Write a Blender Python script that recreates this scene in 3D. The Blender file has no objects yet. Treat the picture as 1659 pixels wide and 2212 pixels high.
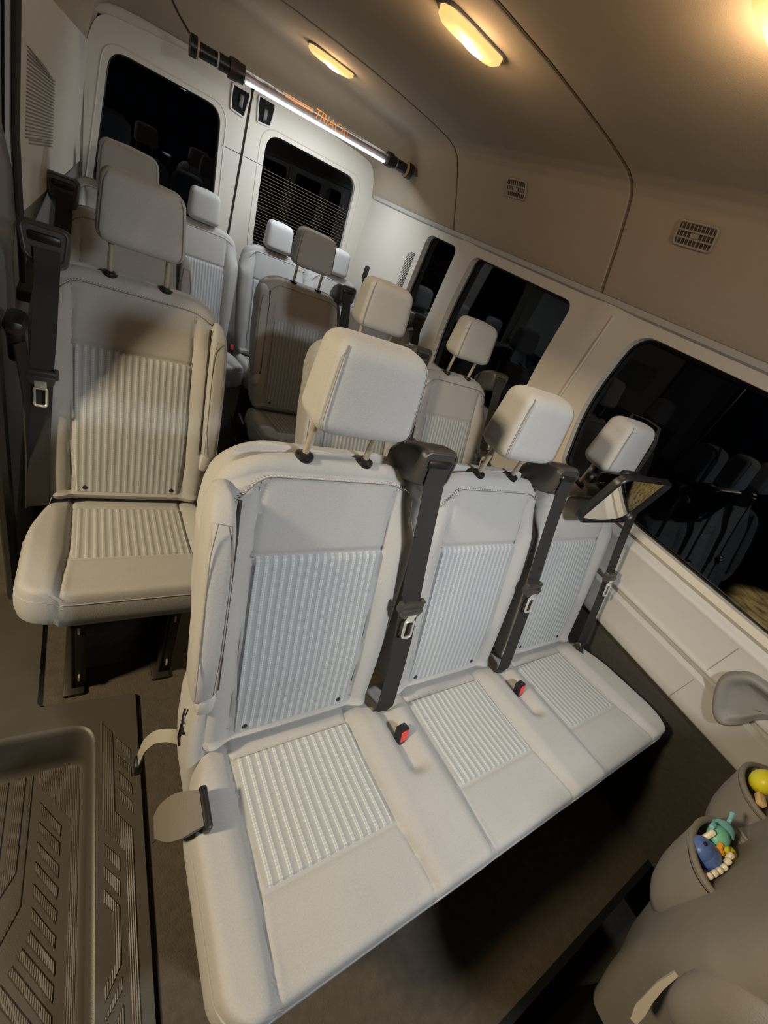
import bpy, bmesh, math, random
import numpy as np
from mathutils import Vector, Matrix
random.seed(4)
COL = bpy.context.scene.collection
PI = math.pi

# ------------------------------------------------------------------ materials
def new_mat(name):
    m = bpy.data.materials.new(name); m.use_nodes = True
    nt = m.node_tree
    return m, nt, nt.nodes['Principled BSDF']

def plain(name, c, rough=.5, metal=0., noise=0., nscale=60., bump=0., bscale=400., spec=.5, sheen=0.):
    m, nt, b = new_mat(name)
    b.inputs['Base Color'].default_value = (*c, 1); b.inputs['Roughness'].default_value = rough
    b.inputs['Metallic'].default_value = metal; b.inputs['Specular IOR Level'].default_value = spec
    if sheen: b.inputs['Sheen Weight'].default_value = sheen
    tc = nt.nodes.new('ShaderNodeTexCoord')
    if noise:
        n = nt.nodes.new('ShaderNodeTexNoise'); n.inputs['Scale'].default_value = nscale; n.inputs['Detail'].default_value = 4
        nt.links.new(tc.outputs['Object'], n.inputs['Vector'])
        r = nt.nodes.new('ShaderNodeMapRange'); r.inputs[3].default_value = 1 - noise; r.inputs[4].default_value = 1 + noise
        nt.links.new(n.outputs['Fac'], r.inputs[0])
        v = nt.nodes.new('ShaderNodeVectorMath'); v.operation = 'SCALE'; v.inputs[0].default_value = c
        nt.links.new(r.outputs[0], v.inputs['Scale']); nt.links.new(v.outputs[0], b.inputs['Base Color'])
    if bump:
        n2 = nt.nodes.new('ShaderNodeTexNoise'); n2.inputs['Scale'].default_value = bscale; n2.inputs['Detail'].default_value = 3
        nt.links.new(tc.outputs['Object'], n2.inputs['Vector'])
        bp = nt.nodes.new('ShaderNodeBump'); bp.inputs['Strength'].default_value = bump; bp.inputs['Distance'].default_value = .002
        nt.links.new(n2.outputs['Fac'], bp.inputs['Height']); nt.links.new(bp.outputs[0], b.inputs['Normal'])
    return m

def math_node(nt, op, a, b=None):
    n = nt.nodes.new('ShaderNodeMath'); n.operation = op
    for i, v in enumerate((a, b)):
        if v is None: continue
        if isinstance(v, (int, float)): n.inputs[i].default_value = v
        else: nt.links.new(v, n.inputs[i])
    return n.outputs[0]

def ribbed(name, base, line, pitch, axis2):
    """woven stripes running along axis2, two dotted lines per pitch"""
    m, nt, b = new_mat(name)
    b.inputs['Roughness'].default_value = .85; b.inputs['Specular IOR Level'].default_value = .2
    tc = nt.nodes.new('ShaderNodeTexCoord'); s = nt.nodes.new('ShaderNodeSeparateXYZ')
    nt.links.new(tc.outputs['Object'], s.inputs[0])
    x = math_node(nt, 'DIVIDE', s.outputs['X'], pitch)
    f = math_node(nt, 'FRACT', math_node(nt, 'ADD', x, 100.25))
    def line_at(c, w):
        d = math_node(nt, 'ABSOLUTE', math_node(nt, 'SUBTRACT', f, c))
        return math_node(nt, 'SUBTRACT', 1., math_node(nt, 'MINIMUM', math_node(nt, 'DIVIDE', d, w), 1.))
    l = math_node(nt, 'MINIMUM', math_node(nt, 'MULTIPLY', math_node(nt, 'ADD', line_at(.39, .11), line_at(.61, .11)), 1.9), 1.)
    dots = math_node(nt, 'SINE', math_node(nt, 'MULTIPLY', s.outputs[axis2], 2 * PI / .0052))
    dd = math_node(nt, 'ADD', math_node(nt, 'MULTIPLY', dots, .25), .75)
    l2 = math_node(nt, 'MULTIPLY', l, dd)
    mx = nt.nodes.new('ShaderNodeMix'); mx.data_type = 'RGBA'
    nt.links.new(l2, mx.inputs['Factor']); mx.inputs[6].default_value = (*base, 1); mx.inputs[7].default_value = (*line, 1)
    nt.links.new(mx.outputs[2], b.inputs['Base Color'])
    hh = math_node(nt, 'SINE', math_node(nt, 'MULTIPLY', math_node(nt, 'ADD', f, -.25), 2 * PI))
    n2 = nt.nodes.new('ShaderNodeTexNoise'); n2.inputs['Scale'].default_value = 500
    nt.links.new(tc.outputs['Object'], n2.inputs['Vector'])
    h3 = math_node(nt, 'ADD', hh, math_node(nt, 'MULTIPLY', n2.outputs['Fac'], .6))
    bp = nt.nodes.new('ShaderNodeBump'); bp.inputs['Strength'].default_value = .6; bp.inputs['Distance'].default_value = .0012
    nt.links.new(h3, bp.inputs['Height']); nt.links.new(bp.outputs[0], b.inputs['Normal'])
    return m

def weave(name, c, rough=.85):
    m, nt, b = new_mat(name)
    b.inputs['Roughness'].default_value = rough; b.inputs['Specular IOR Level'].default_value = .2
    b.inputs['Sheen Weight'].default_value = .15
    tc = nt.nodes.new('ShaderNodeTexCoord')
    n = nt.nodes.new('ShaderNodeTexNoise'); n.inputs['Scale'].default_value = 9; n.inputs['Detail'].default_value = 6
    nt.links.new(tc.outputs['Object'], n.inputs['Vector'])
    n3 = nt.nodes.new('ShaderNodeTexNoise'); n3.inputs['Scale'].default_value = 420; n3.inputs['Detail'].default_value = 2
    nt.links.new(tc.outputs['Object'], n3.inputs['Vector'])
    k = math_node(nt, 'ADD', math_node(nt, 'MULTIPLY', n.outputs['Fac'], .16), math_node(nt, 'MULTIPLY', n3.outputs['Fac'], .22))
    k = math_node(nt, 'ADD', k, .81)
    v = nt.nodes.new('ShaderNodeVectorMath'); v.operation = 'SCALE'; v.inputs[0].default_value = c
    nt.links.new(k, v.inputs['Scale']); nt.links.new(v.outputs[0], b.inputs['Base Color'])
    bp = nt.nodes.new('ShaderNodeBump'); bp.inputs['Strength'].default_value = .35; bp.inputs['Distance'].default_value = .001
    nt.links.new(n3.outputs['Fac'], bp.inputs['Height']); nt.links.new(bp.outputs[0], b.inputs['Normal'])
    return m

def emit(name, c, s, base=(.8, .8, .8)):
    m, nt, b = new_mat(name)
    b.inputs['Base Color'].default_value = (*base, 1)
    b.inputs['Emission Color'].default_value = (*c, 1); b.inputs['Emission Strength'].default_value = s
    return m

M = {}
M['fabric'] = weave('seat_fabric', (.405, .405, .395))
M['fabric_panel'] = weave('seat_panel_fabric', (.41, .41, .40))
M['rib_back'] = ribbed('ribbed_back_fabric', (.36, .385, .395), (.57, .60, .61), .0168, 'Z')
M['rib_seat'] = ribbed('ribbed_seat_fabric', (.375, .39, .385), (.62, .64, .63), .0180, 'Y')
M['fabric_dark'] = plain('seam_thread', (.20, .19, .18), .9)
M['thread'] = plain('light_thread', (.62, .60, .56), .9)
M['black'] = plain('black_plastic', (.012, .012, .012), .38)
M['charcoal'] = plain('charcoal_plastic', (.05, .047, .043), .33, noise=.1, bump=.2, bscale=900)
M['webbing'] = plain('belt_webbing', (.017, .016, .015), .7, bump=.5, bscale=700)
M['red'] = plain('red_button', (.75, .06, .05), .35)
M['chrome'] = plain('chrome', (.80, .78, .74), .22, .6)
M['postmetal'] = plain('post_metal', (.62, .56, .42), .3, .55)
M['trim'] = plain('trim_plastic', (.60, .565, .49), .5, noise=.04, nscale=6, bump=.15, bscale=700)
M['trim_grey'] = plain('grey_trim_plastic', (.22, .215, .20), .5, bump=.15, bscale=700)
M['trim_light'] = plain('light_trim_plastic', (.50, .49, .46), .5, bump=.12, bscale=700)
M['liner'] = plain('headliner_fabric', (.42, .355, .275), .95, noise=.07, nscale=5, bump=.3, bscale=600, spec=.1)
M['seamdark'] = plain('dark_gap', (.03, .025, .02), .8)
M['carpet'] = plain('brown_carpet', (.098, .083, .062), .95, noise=.3, nscale=45, bump=.8, bscale=250, spec=.1)
M['carpet_dark'] = plain('charcoal_carpet', (.055, .050, .043), .9, noise=.25, nscale=60, bump=.5, bscale=300, spec=.15)
M['rubber'] = plain('black_rubber', (.075, .068, .054), .42, noise=.2, nscale=12, bump=.15, bscale=500)
M['bracket'] = plain('dark_steel', (.045, .038, .03), .45, .6)
M['lightgrey'] = plain('light_grey_plastic', (.55, .55, .53), .4)
M['cover'] = plain('seat_cover_fabric', (.24, .225, .20), .75, noise=.08, nscale=20, bump=.25, bscale=500)
M['mirror'] = plain('mirror_glass', (.9, .9, .9), .02, 1.)
M['lever'] = plain('grey_loop_fabric', (.16, .145, .125), .9, bump=.5, bscale=400)
M['strap'] = plain('grey_strap', (.38, .36, .31), .7, bump=.4, bscale=600)

def glass_mat():
    m = bpy.data.materials.new('tinted_glass'); m.use_nodes = True; nt = m.node_tree; nt.nodes.clear()
    o = nt.nodes.new('ShaderNodeOutputMaterial'); g = nt.nodes.new('ShaderNodeBsdfGlossy'); t = nt.nodes.new('ShaderNodeBsdfTransparent')
    g.inputs['Roughness'].default_value = .0; g.inputs['Color'].default_value = (.7, .75, .8, 1); t.inputs['Color'].default_value = (.35, .38, .42, 1)
    f = nt.nodes.new('ShaderNodeFresnel'); f.inputs[0].default_value = 1.5
    x = nt.nodes.new('ShaderNodeMixShader')
    nt.links.new(f.outputs[0], x.inputs[0]); nt.links.new(t.outputs[0], x.inputs[1]); nt.links.new(g.outputs[0], x.inputs[2]); nt.links.new(x.outputs[0], o.inputs[0])
    return m
M['glass'] = glass_mat()
m, nt, b = new_mat('clear_acrylic'); b.inputs['Transmission Weight'].default_value = .9; b.inputs['Roughness'].default_value = .08; b.inputs['IOR'].default_value = 1.2
M['acrylic'] = m

# ------------------------------------------------------------------ mesh helpers
def smooth(t): t = np.clip(t, 0, 1); return t * t * (3 - 2 * t)

class MB:
    def __init__(s): s.v = []; s.f = []
    def add(s, v, f):
        n = len(s.v); s.v += [tuple(map(float, p)) for p in v]; s.f += [tuple(i + n for i in q) for q in f]; return s
    def rbox(s, size, loc=(0, 0, 0), bev=.004, rot=None, seg=2, taper=None):
        bm = bmesh.new(); bmesh.ops.create_cube(bm, size=1)
        for v in bm.verts:
            v.co = Vector((v.co.x * size[0], v.co.y * size[1], v.co.z * size[2]))
            if taper and v.co.z > 0: v.co.x *= taper[0]; v.co.y *= taper[1]
        if bev > 0: bmesh.ops.bevel(bm, geom=bm.edges[:], offset=min(bev, min(size) * .49), segments=seg, affect='EDGES', profile=.5)
        mt = Matrix.Translation(loc) @ (rot.to_4x4() if rot else Matrix.Identity(4))
        bm.verts.index_update(); s.add([mt @ v.co for v in bm.verts], [[v.index for v in f.verts] for f in bm.faces]); bm.free(); return s
    def tube(s, pts, r, n=10, closed=False, cap=True):
        pts = [Vector(p) for p in pts]; k = len(pts); rr = r if hasattr(r, '__len__') else [r] * k
        up = Vector((0, 0, 1)); vs = []; prev = None
        for i, p in enumerate(pts):
            if closed: t = pts[(i + 1) % k] - pts[i - 1]
            else: t = pts[min(i + 1, k - 1)] - pts[max(i - 1, 0)]
            t.normalize()
            if prev is None:
                a = t.cross(up if abs(t.z) < .9 else Vector((1, 0, 0))).normalized()
            else: a = (prev - t * prev.dot(t)).normalized()
            prev = a; b = t.cross(a)
            vs += [p + (a * math.cos(2 * PI * j / n) + b * math.sin(2 * PI * j / n)) * rr[i] for j in range(n)]
        fs = []
        for i in range(k if closed else k - 1):
            for j in range(n):
                a = i * n + j; b2 = i * n + (j + 1) % n; c = ((i + 1) % k) * n + (j + 1) % n; d = ((i + 1) % k) * n + j; fs.append((a, b2, c, d))
        if cap and not closed: fs += [tuple(range(n))[::-1], tuple(range((k - 1) * n, k * n))]
        return s.add(vs, fs)
    def ribbon(s, pts, w, th, wd=(1, 0, 0)):
        pts = [Vector(p) for p in pts]; k = len(pts); vs = []
        for i, p in enumerate(pts):
            t = (pts[min(i + 1, k - 1)] - pts[max(i - 1, 0)]).normalized()
            wv = wd[i] if isinstance(wd, list) else wd
            a = Vector(wv); a = (a - t * a.dot(t)).normalized(); n = t.cross(a)
            ww = w[i] if hasattr(w, '__len__') else w
            vs += [p - a * ww / 2 - n * th / 2, p + a * ww / 2 - n * th / 2, p + a * ww / 2 + n * th / 2, p - a * ww / 2 + n * th / 2]
        fs = []
        for i in range(k - 1):
            for j in range(4): fs.append((i * 4 + j, i * 4 + (j + 1) % 4, (i + 1) * 4 + (j + 1) % 4, (i + 1) * 4 + j))
        fs += [(3, 2, 1, 0), tuple(range((k - 1) * 4, k * 4))]
        return s.add(vs, fs)
    def grid(s, P, closed_u=False):
        """P: array (nu, nv, 3)"""
        nu, nv = P.shape[:2]; f = []
        for i in range(nu if closed_u else nu - 1):
            for j in range(nv - 1):
                i2 = (i + 1) % nu; f.append((i * nv + j, i2 * nv + j, i2 * nv + j + 1, i * nv + j + 1))
        return s.add(P.reshape(-1, 3), f)
    def prism(s, poly, h0, h1, fn=None):
        """poly in 2D, extruded from h0 to h1; fn maps (u,v,h)->xyz"""
        fn = fn or (lambda u, v, h: (u, v, h)); n = len(poly)
        v = [fn(a, b, h0) for a, b in poly] + [fn(a, b, h1) for a, b in poly]
        f = [tuple(range(n))[::-1], tuple(range(n, 2 * n))] + [(i, (i + 1) % n, n + (i + 1) % n, n + i) for i in range(n)]
        return s.add(v, f)
    def ball(s, c, r, n=16, sc=(1, 1, 1), rot=None):
        bm = bmesh.new(); bmesh.ops.create_uvsphere(bm, u_segments=n, v_segments=max(6, n // 2 + 2), radius=1)
        mt = Matrix.Translation(c) @ (rot.to_4x4() if rot else Matrix.Identity(4)) @ Matrix.Diagonal((r * sc[0], r * sc[1], r * sc[2], 1))
        bm.verts.index_update(); s.add([mt @ v.co for v in bm.verts], [[v.index for v in f.verts] for f in bm.faces]); bm.free(); return s
    def build(s, name, mat, parent=None, sm=True, angle=40):
        me = bpy.data.meshes.new(name); me.from_pydata(s.v, [], s.f); me.update()
        bm = bmesh.new(); bm.from_mesh(me); bmesh.ops.recalc_face_normals(bm, faces=bm.faces[:]); bm.to_mesh(me); bm.free()
        me.materials.append(mat)
        if sm:
            me.polygons.foreach_set('use_smooth', [True] * len(me.polygons))
            try: me.set_sharp_from_angle(angle=math.radians(angle))
            except Exception: pass
        o = bpy.data.objects.new(name, me); COL.objects.link(o)
        if parent: o.parent = parent
        return o

def tag(o, label=None, cat=None, group=None, kind=None):
    if label: o['label'] = label
    if cat: o['category'] = cat
    if group: o['group'] = group
    if kind: o['kind'] = kind
    return o
def empty(name, loc, label, cat, group=None, rz=0):
    o = bpy.data.objects.new(name, None); COL.objects.link(o); o.location = loc; o.rotation_euler = (0, 0, rz); o.empty_display_size = .05
    return tag(o, label, cat, group)
def inst(src, parent, off, name=None):
    o = src.copy(); COL.objects.link(o); o.parent = parent; o.location = Vector(off); return o

def rrect(u0, u1, v0, v1, r, n=8):
    if not hasattr(r, '__len__'): r = [r] * 4   # BL BR TR TL
    cs = [((u0 + r[0], v0 + r[0]), PI, r[0]), ((u1 - r[1], v0 + r[1]), 1.5 * PI, r[1]), ((u1 - r[2], v1 - r[2]), 0, r[2]), ((u0 + r[3], v1 - r[3]), .5 * PI, r[3])]
    out = []
    for c, a, rr in cs:
        for i in range(n + 1):
            t = a + .5 * PI * i / n; out.append((c[0] + rr * math.cos(t), c[1] + rr * math.sin(t)))
    return out
def densify(poly, d):
    out = []
    for i, p in enumerate(poly):
        q = poly[(i + 1) % len(poly)]; L = math.hypot(q[0] - p[0], q[1] - p[1]); k = max(1, int(L / d))
        out += [(p[0] + (q[0] - p[0]) * j / k, p[1] + (q[1] - p[1]) * j / k) for j in range(k)]
    return out
def quadpoly(c, r, n=7):
    """round the corners of any polygon c with radius-ish r"""
    out = []
    k = len(c)
    for i in range(k):
        a, p, b = Vector(c[i - 1]), Vector(c[i]), Vector(c[(i + 1) % k])
        u = (a - p); v = (b - p); rr = min(r if not hasattr(r, '__len__') else r[i], u.length * .45, v.length * .45); s0 = p + u.normalized() * rr; s1 = p + v.normalized() * rr
        for j in range(n + 1):
            t = j / n; q = s0 * (1 - t) ** 2 + p * 2 * t * (1 - t) + s1 * t * t; out.append((q.x, q.y))
    return out
def plate(name, outline, holes, fn, th, mat, parent=None, d=.08):
    """plate with holes in (u,v); fn(u,v,h) -> xyz, thickness from h=0 to h=th"""
    bm = bmesh.new(); loops = [densify(outline, d)] + [densify(h, d) for h in holes]; es = []
    for lp in loops:
        vs = [bm.verts.new((a, b, 0)) for a, b in lp]
        es += [bm.edges.new((vs[i], vs[(i + 1) % len(vs)])) for i in range(len(vs))]
    bmesh.ops.triangle_fill(bm, use_beauty=True, use_dissolve=False, edges=es, normal=(0, 0, 1))
    # refine long edges so the curved mapping is followed
    for _ in range(4):
        lg = [e for e in bm.edges if e.calc_length() > d * 1.7 and not e.is_boundary]
        if not lg: break
        bmesh.ops.subdivide_edges(bm, edges=lg, cuts=1)
        bmesh.ops.triangulate(bm, faces=bm.faces[:])
    front = list(bm.faces); bnd = [e for e in bm.edges if e.is_boundary]
    bm.verts.index_update(); vs = [(v.co.x, v.co.y) for v in bm.verts]; n = len(vs)
    F = [[v.index for v in f.verts] for f in front]; B = [(e.verts[0].index, e.verts[1].index) for e in bnd]; bm.free()
    mb = MB(); mb.v = [tuple(fn(a, b, 0)) for a, b in vs] + [tuple(fn(a, b, th)) for a, b in vs]
    mb.f = [tuple(f) for f in F] + [tuple(i + n for i in f[::-1]) for f in F] + [(a, b, b + n, a + n) for a, b in B]
    return mb.build(name, mat, parent, True, 35)

# ------------------------------------------------------------------ seat geometry
ZS, YS = [.43, .5, .6, .75, .88, .94, .97, 1.0], [.192, .202, .213, .225, .228, .224, .219, .212]
def hw(z): return np.interp(z, ZS, YS)
def py(z): return .371 * (z - .463)
def front(x, z):
    ax = np.abs(x); s = smooth((ax - .132) / .05); fade = 1 - smooth((z - .84) / .13)
    y = py(z) - .021 * s * (.25 + .75 * fade) - .006 * (1 - s) * np.exp(-((z - .60) / .1) ** 2)
    y = y + .007 * np.exp(-((ax - .1425) / .0045) ** 2) * smooth((z - .44) / .03) * (1 - smooth((z - .955) / .012))
    y = y + .005 * np.exp(-((z - .836) / .004) ** 2) * (ax < .142)
    return y
def top_drop(x, z, lo=.055):
    ax = np.maximum(np.abs(x) - .105, 0) / .115
    return lo * ax ** 2.3 * smooth((z - .84) / .13)
def loop_pts(h, N, n=5.5, asp=.055):
    t = np.linspace(0, 2 * PI, 1601)[:-1] + PI / 2
    x = h * np.sign(np.cos(t)) * np.abs(np.cos(t)) ** (2 / n); y = np.sign(np.sin(t)) * np.abs(np.sin(t)) ** (2 / n)
    X = np.append(x, x[0]); Y = np.append(y, y[0]); s = np.concatenate([[0], np.cumsum(np.hypot(np.diff(X), np.diff(Y) * asp))])
    q = np.linspace(0, s[-1], N + 1)[:-1]
    return np.interp(q, s, X), np.interp(q, s, Y)
def backrest_mb(ztop=1.0):
    N = 150; r = .026; rows = []
    def row(z, inset, zz, sh=1.):
        h = (hw(z) - inset); x, yy = loop_pts(h, N); x = x * sh
        f = front(x, z) + inset; b = py(z) + .105 - .02 * smooth((z - .7) / .3) - inset
        m_ = (f + b) / 2; y = f + (b - f) * (yy + 1) / 2; y = m_ * (1 - sh) + y * sh
        zo = zz - top_drop(x / max(sh, .3), zz)
        zo = zo + .004 * np.exp(-((zo - .975) / .02) ** 2) * 0
        rows.append(np.stack([x, y, zo + 0 * x], 1))
    for t in np.linspace(0, PI / 2, 6): row(.432, r * (1 - math.sin(t)), .432 + r * (1 - math.cos(t)))
    for z in np.linspace(.465, ztop - r - .002, 104): row(z, 0, z)
    for t in np.linspace(.1, PI / 2, 8): row(ztop - .002, r * (1 - math.cos(t)), ztop - r + r * math.sin(t))
    for sh in (.9, .75, .5, .25, .02): row(ztop - .002, r, ztop + .003 * (1 - sh), sh)
    P = np.array(rows); mb = MB(); Q = P.transpose(1, 0, 2); mb.grid(Q, closed_u=True)
    n = len(rows); mb.f.append(tuple(i * n for i in range(N)))
    return mb
def insert_mb():
    X = np.linspace(-.139, .139, 61); Z = np.linspace(.458, .833, 60); P = np.zeros((61, 60, 3))
    for i, x in enumerate(X):
        for j, z in enumerate(Z):
            e = min(.139 - abs(x), z - .458, .833 - z); wz = -.139 * .06 * max(0, (.60 - z) / .15) * np.sign(x) * (abs(x) / .139)
            lift = .0035 * smooth(e / .006) - .0045 * (e < .001)
            P[i, j] = (x + wz, float(front(np.array(x * .96), np.array(min(z, .829)))) - lift, z)
    return MB().grid(P)
def top_seam_mb():
    pts = []
    for x in np.linspace(-.205, .19, 60):
        z0 = .9745 - .5 * max(0, -.125 - x) ** 2 / .06; z = z0 - float(top_drop(np.array(x), np.array(z0))) * 1.0
        # surface point on the front
        yy = float(front(np.array(x), np.array(z0)))
        e = max(0, abs(x) - .165); yy += .9 * e * e / .05
        pts.append((x, yy - .0012, z))
    a = MB().tube(pts, .0011, 6)
    b = MB(); rng = np.array(pts)
    L = np.concatenate([[0], np.cumsum(np.linalg.norm(np.diff(rng, axis=0), axis=1))])
    for s in np.arange(.004, L[-1], .0062):
        p = [np.interp(s, L, rng[:, k]) for k in range(3)]
        b.rbox((.0038, .0016, .0018), (p[0], p[1] - .0003, p[2] + .0045), .0006, seg=1)
    return a, b
SEATS = dict()
def cush_z(y): return .4288 + (-.0376 - y) * .1551
def cushion(centers, xl, xr, name, parent, detail=True):
    """one cushion spanning several seats. xl(y), xr(y) edge functions"""
    yr, yf, R, r = .045, -.400, .055, .02
    def crowd(n, L, e=.03):
        a = list(np.linspace(0, e, 9)); return np.array(a + list(np.linspace(e, L - e, n))[1:-1] + [L - q for q in a[::-1]])
    Lx = xr(-.2) - xl(-.2)
    U = crowd(int(Lx / .0055), Lx) / Lx; V = crowd(76, yr - yf) / (yr - yf)
    # place extra resolution
    P = np.zeros((len(U), len(V), 3)); E = np.zeros((len(U), len(V)))
    for j, v in enumerate(V):
        y = yr + (yf - yr) * v; d = y - yf; ins = (R - math.sqrt(max(0, R * R - (R - d) ** 2))) if d < R else 0
        a, b = xl(y) + ins, xr(y) - ins
        x = a + (b - a) * U; P[:, j, 0] = x; P[:, j, 1] = y
        E[:, j] = np.minimum(np.minimum(x - a, b - x), min(y - yf, yr - y))
    x, y = P[..., 0], P[..., 1]; z = cush_z(y)
    dc = np.min(np.abs(x[..., None] - np.array(centers)), axis=-1)
    s = smooth((dc - .128) / .05)
    z = z + .016 * s * smooth((.03 - y) / .1) - .004 * (1 - s) * np.exp(-((y + .15) / .1) ** 2)
    # the seam between lap panel and bolster drifts outwards to the front edge
    seam = .139 + .012 * smooth((-.20 - y) / .2)
    z = z - .0085 * np.exp(-((dc - seam) / .005) ** 2) - .0035 * np.exp(-((y + .2685) / .004) ** 2) * (dc < .137) - .003 * np.exp(-((y + .034) / .004) ** 2) * (dc < .137)
    for c in centers[:-1]:
        z = z - .022 * np.exp(-((x - c - .243) / .02) ** 2) * smooth((y + .215) / .03)
    t = np.clip(1 - E / r, 0, 1); z = z - r * (1 - np.sqrt(1 - t * t))
    P[..., 2] = z; mb = MB().grid(P); nu, nv = len(U), len(V)
    idx = [(0, j) for j in range(nv)] + [(i, nv - 1) for i in range(1, nu)] + [(nu - 1, j) for j in range(nv - 2, -1, -1)] + [(i, 0) for i in range(nu - 2, 0, -1)]
    ring = np.array([P[i, j] for i, j in idx]); c2 = ring[:, :2]
    tg = np.roll(c2, -1, 0) - np.roll(c2, 1, 0); tg /= np.linalg.norm(tg, axis=1)[:, None] + 1e-9; nrm = np.stack([tg[:, 1], -tg[:, 0]], 1)
    if np.mean(np.sum(nrm * (c2 - c2.mean(0)), 1)) < 0: nrm = -nrm
    for _ in range(3): nrm = (nrm + np.roll(nrm, 1, 0) + np.roll(nrm, -1, 0)) / 3
    base = [i * nv + j for i, j in idx]; prev = base; K = len(idx)
    for k, (dz, o) in enumerate([(-.012, .003), (-.03, .006), (-.055, .007), (-.08, .004), (-.098, -.006), (-.108, -.02), (-.112, -.04)]):
        st = len(mb.v); q = ring.copy(); q[:, :2] += nrm * o; q[:, 2] += dz
        mb.v += [tuple(map(float, p)) for p in q]; cur = list(range(st, st + K))
        mb.f += [(prev[i], prev[(i + 1) % K], cur[(i + 1) % K], cur[i]) for i in range(K)]; prev = cur
    mb.f.append(tuple(prev))
    o = mb.build(name, M['fabric'], parent, True, 60)
    # piping round the front top edge
    fr = [k for k, (i, j) in enumerate(idx) if P[i, j, 1] < -.17 or j == nv - 1]
    fr = [k for k in fr if idx[k][0] == 0 or idx[k][1] == nv - 1 or idx[k][0] == nu - 1]
    pts = [(ring[k][0] + nrm[k][0] * .003, ring[k][1] + nrm[k][1] * .003, ring[k][2] - .010) for k in fr][::2]
    MB().tube(pts, .0012, 6).build('seam', M['fabric'], o)
    for c in centers:
        X = np.linspace(-.135, .135, 55); Y = np.linspace(-.037, -.266, 46); Q = np.zeros((55, 46, 3))
        for i, xx in enumerate(X):
            for j, yy in enumerate(Y):
                e = min(.135 - abs(xx), -.037 - yy, yy + .266); lift = .003 * smooth(e / .006) - .004 * (e < .0005)
                Q[i, j] = (xx, yy, cush_z(yy) - .004 * math.exp(-((yy + .15) / .1) ** 2) * (1 - float(smooth((abs(xx) - .128) / .05))) + lift)
        i_ = MB().grid(Q).build('ribbed_insert', M['rib_seat'], o); i_.location.x = c
    return o

def headrest_mb(hb=.098, ht=.088, H=.152):
    """local: bottom centre at origin"""
    rows = []; N = 88; r = .026
    def row(z, ins, zz, sh=1.):
        h = hb + (ht - hb) * (z / H) ** 1.5 - ins; x, yy = loop_pts(h, N, 6.5, .055); d = .052 - .012 * (z / H) - ins
        yc = .30 * (z - .02) * .35; y = yc + yy * d - .003 * (1 - (x / h) ** 2) * (yy < 0)
        rows.append(np.stack([x * sh, yc * (1 - sh) + y * sh, zz + 0 * x], 1))
    for sh in (.03, .4, .8): row(0, r, 0, sh)
    for t in np.linspace(0, PI / 2, 9): row(r * (1 - math.cos(t)), r * (1 - math.sin(t)), r * (1 - math.cos(t)))
    for z in np.linspace(r, H - r, 14)[1:-1]: row(z, 0, z)
    for t in np.linspace(0, PI / 2, 9): row(H - r + r * math.sin(t), r * (1 - math.cos(t)), H - r + r * math.sin(t))
    for sh in (.8, .4, .03): row(H, r, H + .004 * (1 - sh), sh)
    Q = np.array(rows).transpose(1, 0, 2); return MB().grid(Q, closed_u=True)
def headrest_seams(sx):
    mb = MB()
    if 1:
        pts = []
        for z in np.linspace(.010, .142, 24):
            e = min(z, .152 - z); h = .098 - .010 * (z / .152) ** 1.5 - max(0, .026 - e) * .35
            d = .052 - .012 * (z / .152) - .026 * (1 - math.sqrt(max(0, 1 - (1 - min(e, .026) / .026) ** 2)))
            pts.append((sx * (h - .0085), .105 * (z - .02) - d * .955 - .0005, z))
        mb.tube(pts, .0009, 6)
    return mb
def belt_guide_mb(sx):
    """dark moulded belt outlet on the shoulder beside the headrest; local to seat centre"""
    mb = MB(); cx = sx * .188
    ring = []
    for k, (y, w, h, zc) in enumerate([(.275, .034, .018, .980), (.265, .040, .034, .990), (.235, .043, .042, 1.012), (.195, .045, .043, 1.030), (.165, .045, .040, 1.040), (.156, .041, .036, 1.041)]):
        pts = rrect(-w, w, -h, h, .018, 6); ring.append([(cx + a * (1 + .12 * b / h), y + b * .18, zc + b) for a, b in pts])
    mb.grid(np.array(ring).transpose(1, 0, 2), closed_u=True); n = len(ring)
    mb.f.append(tuple(i * n + n - 1 for i in range(len(ring[0]))))
    return mb

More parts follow.
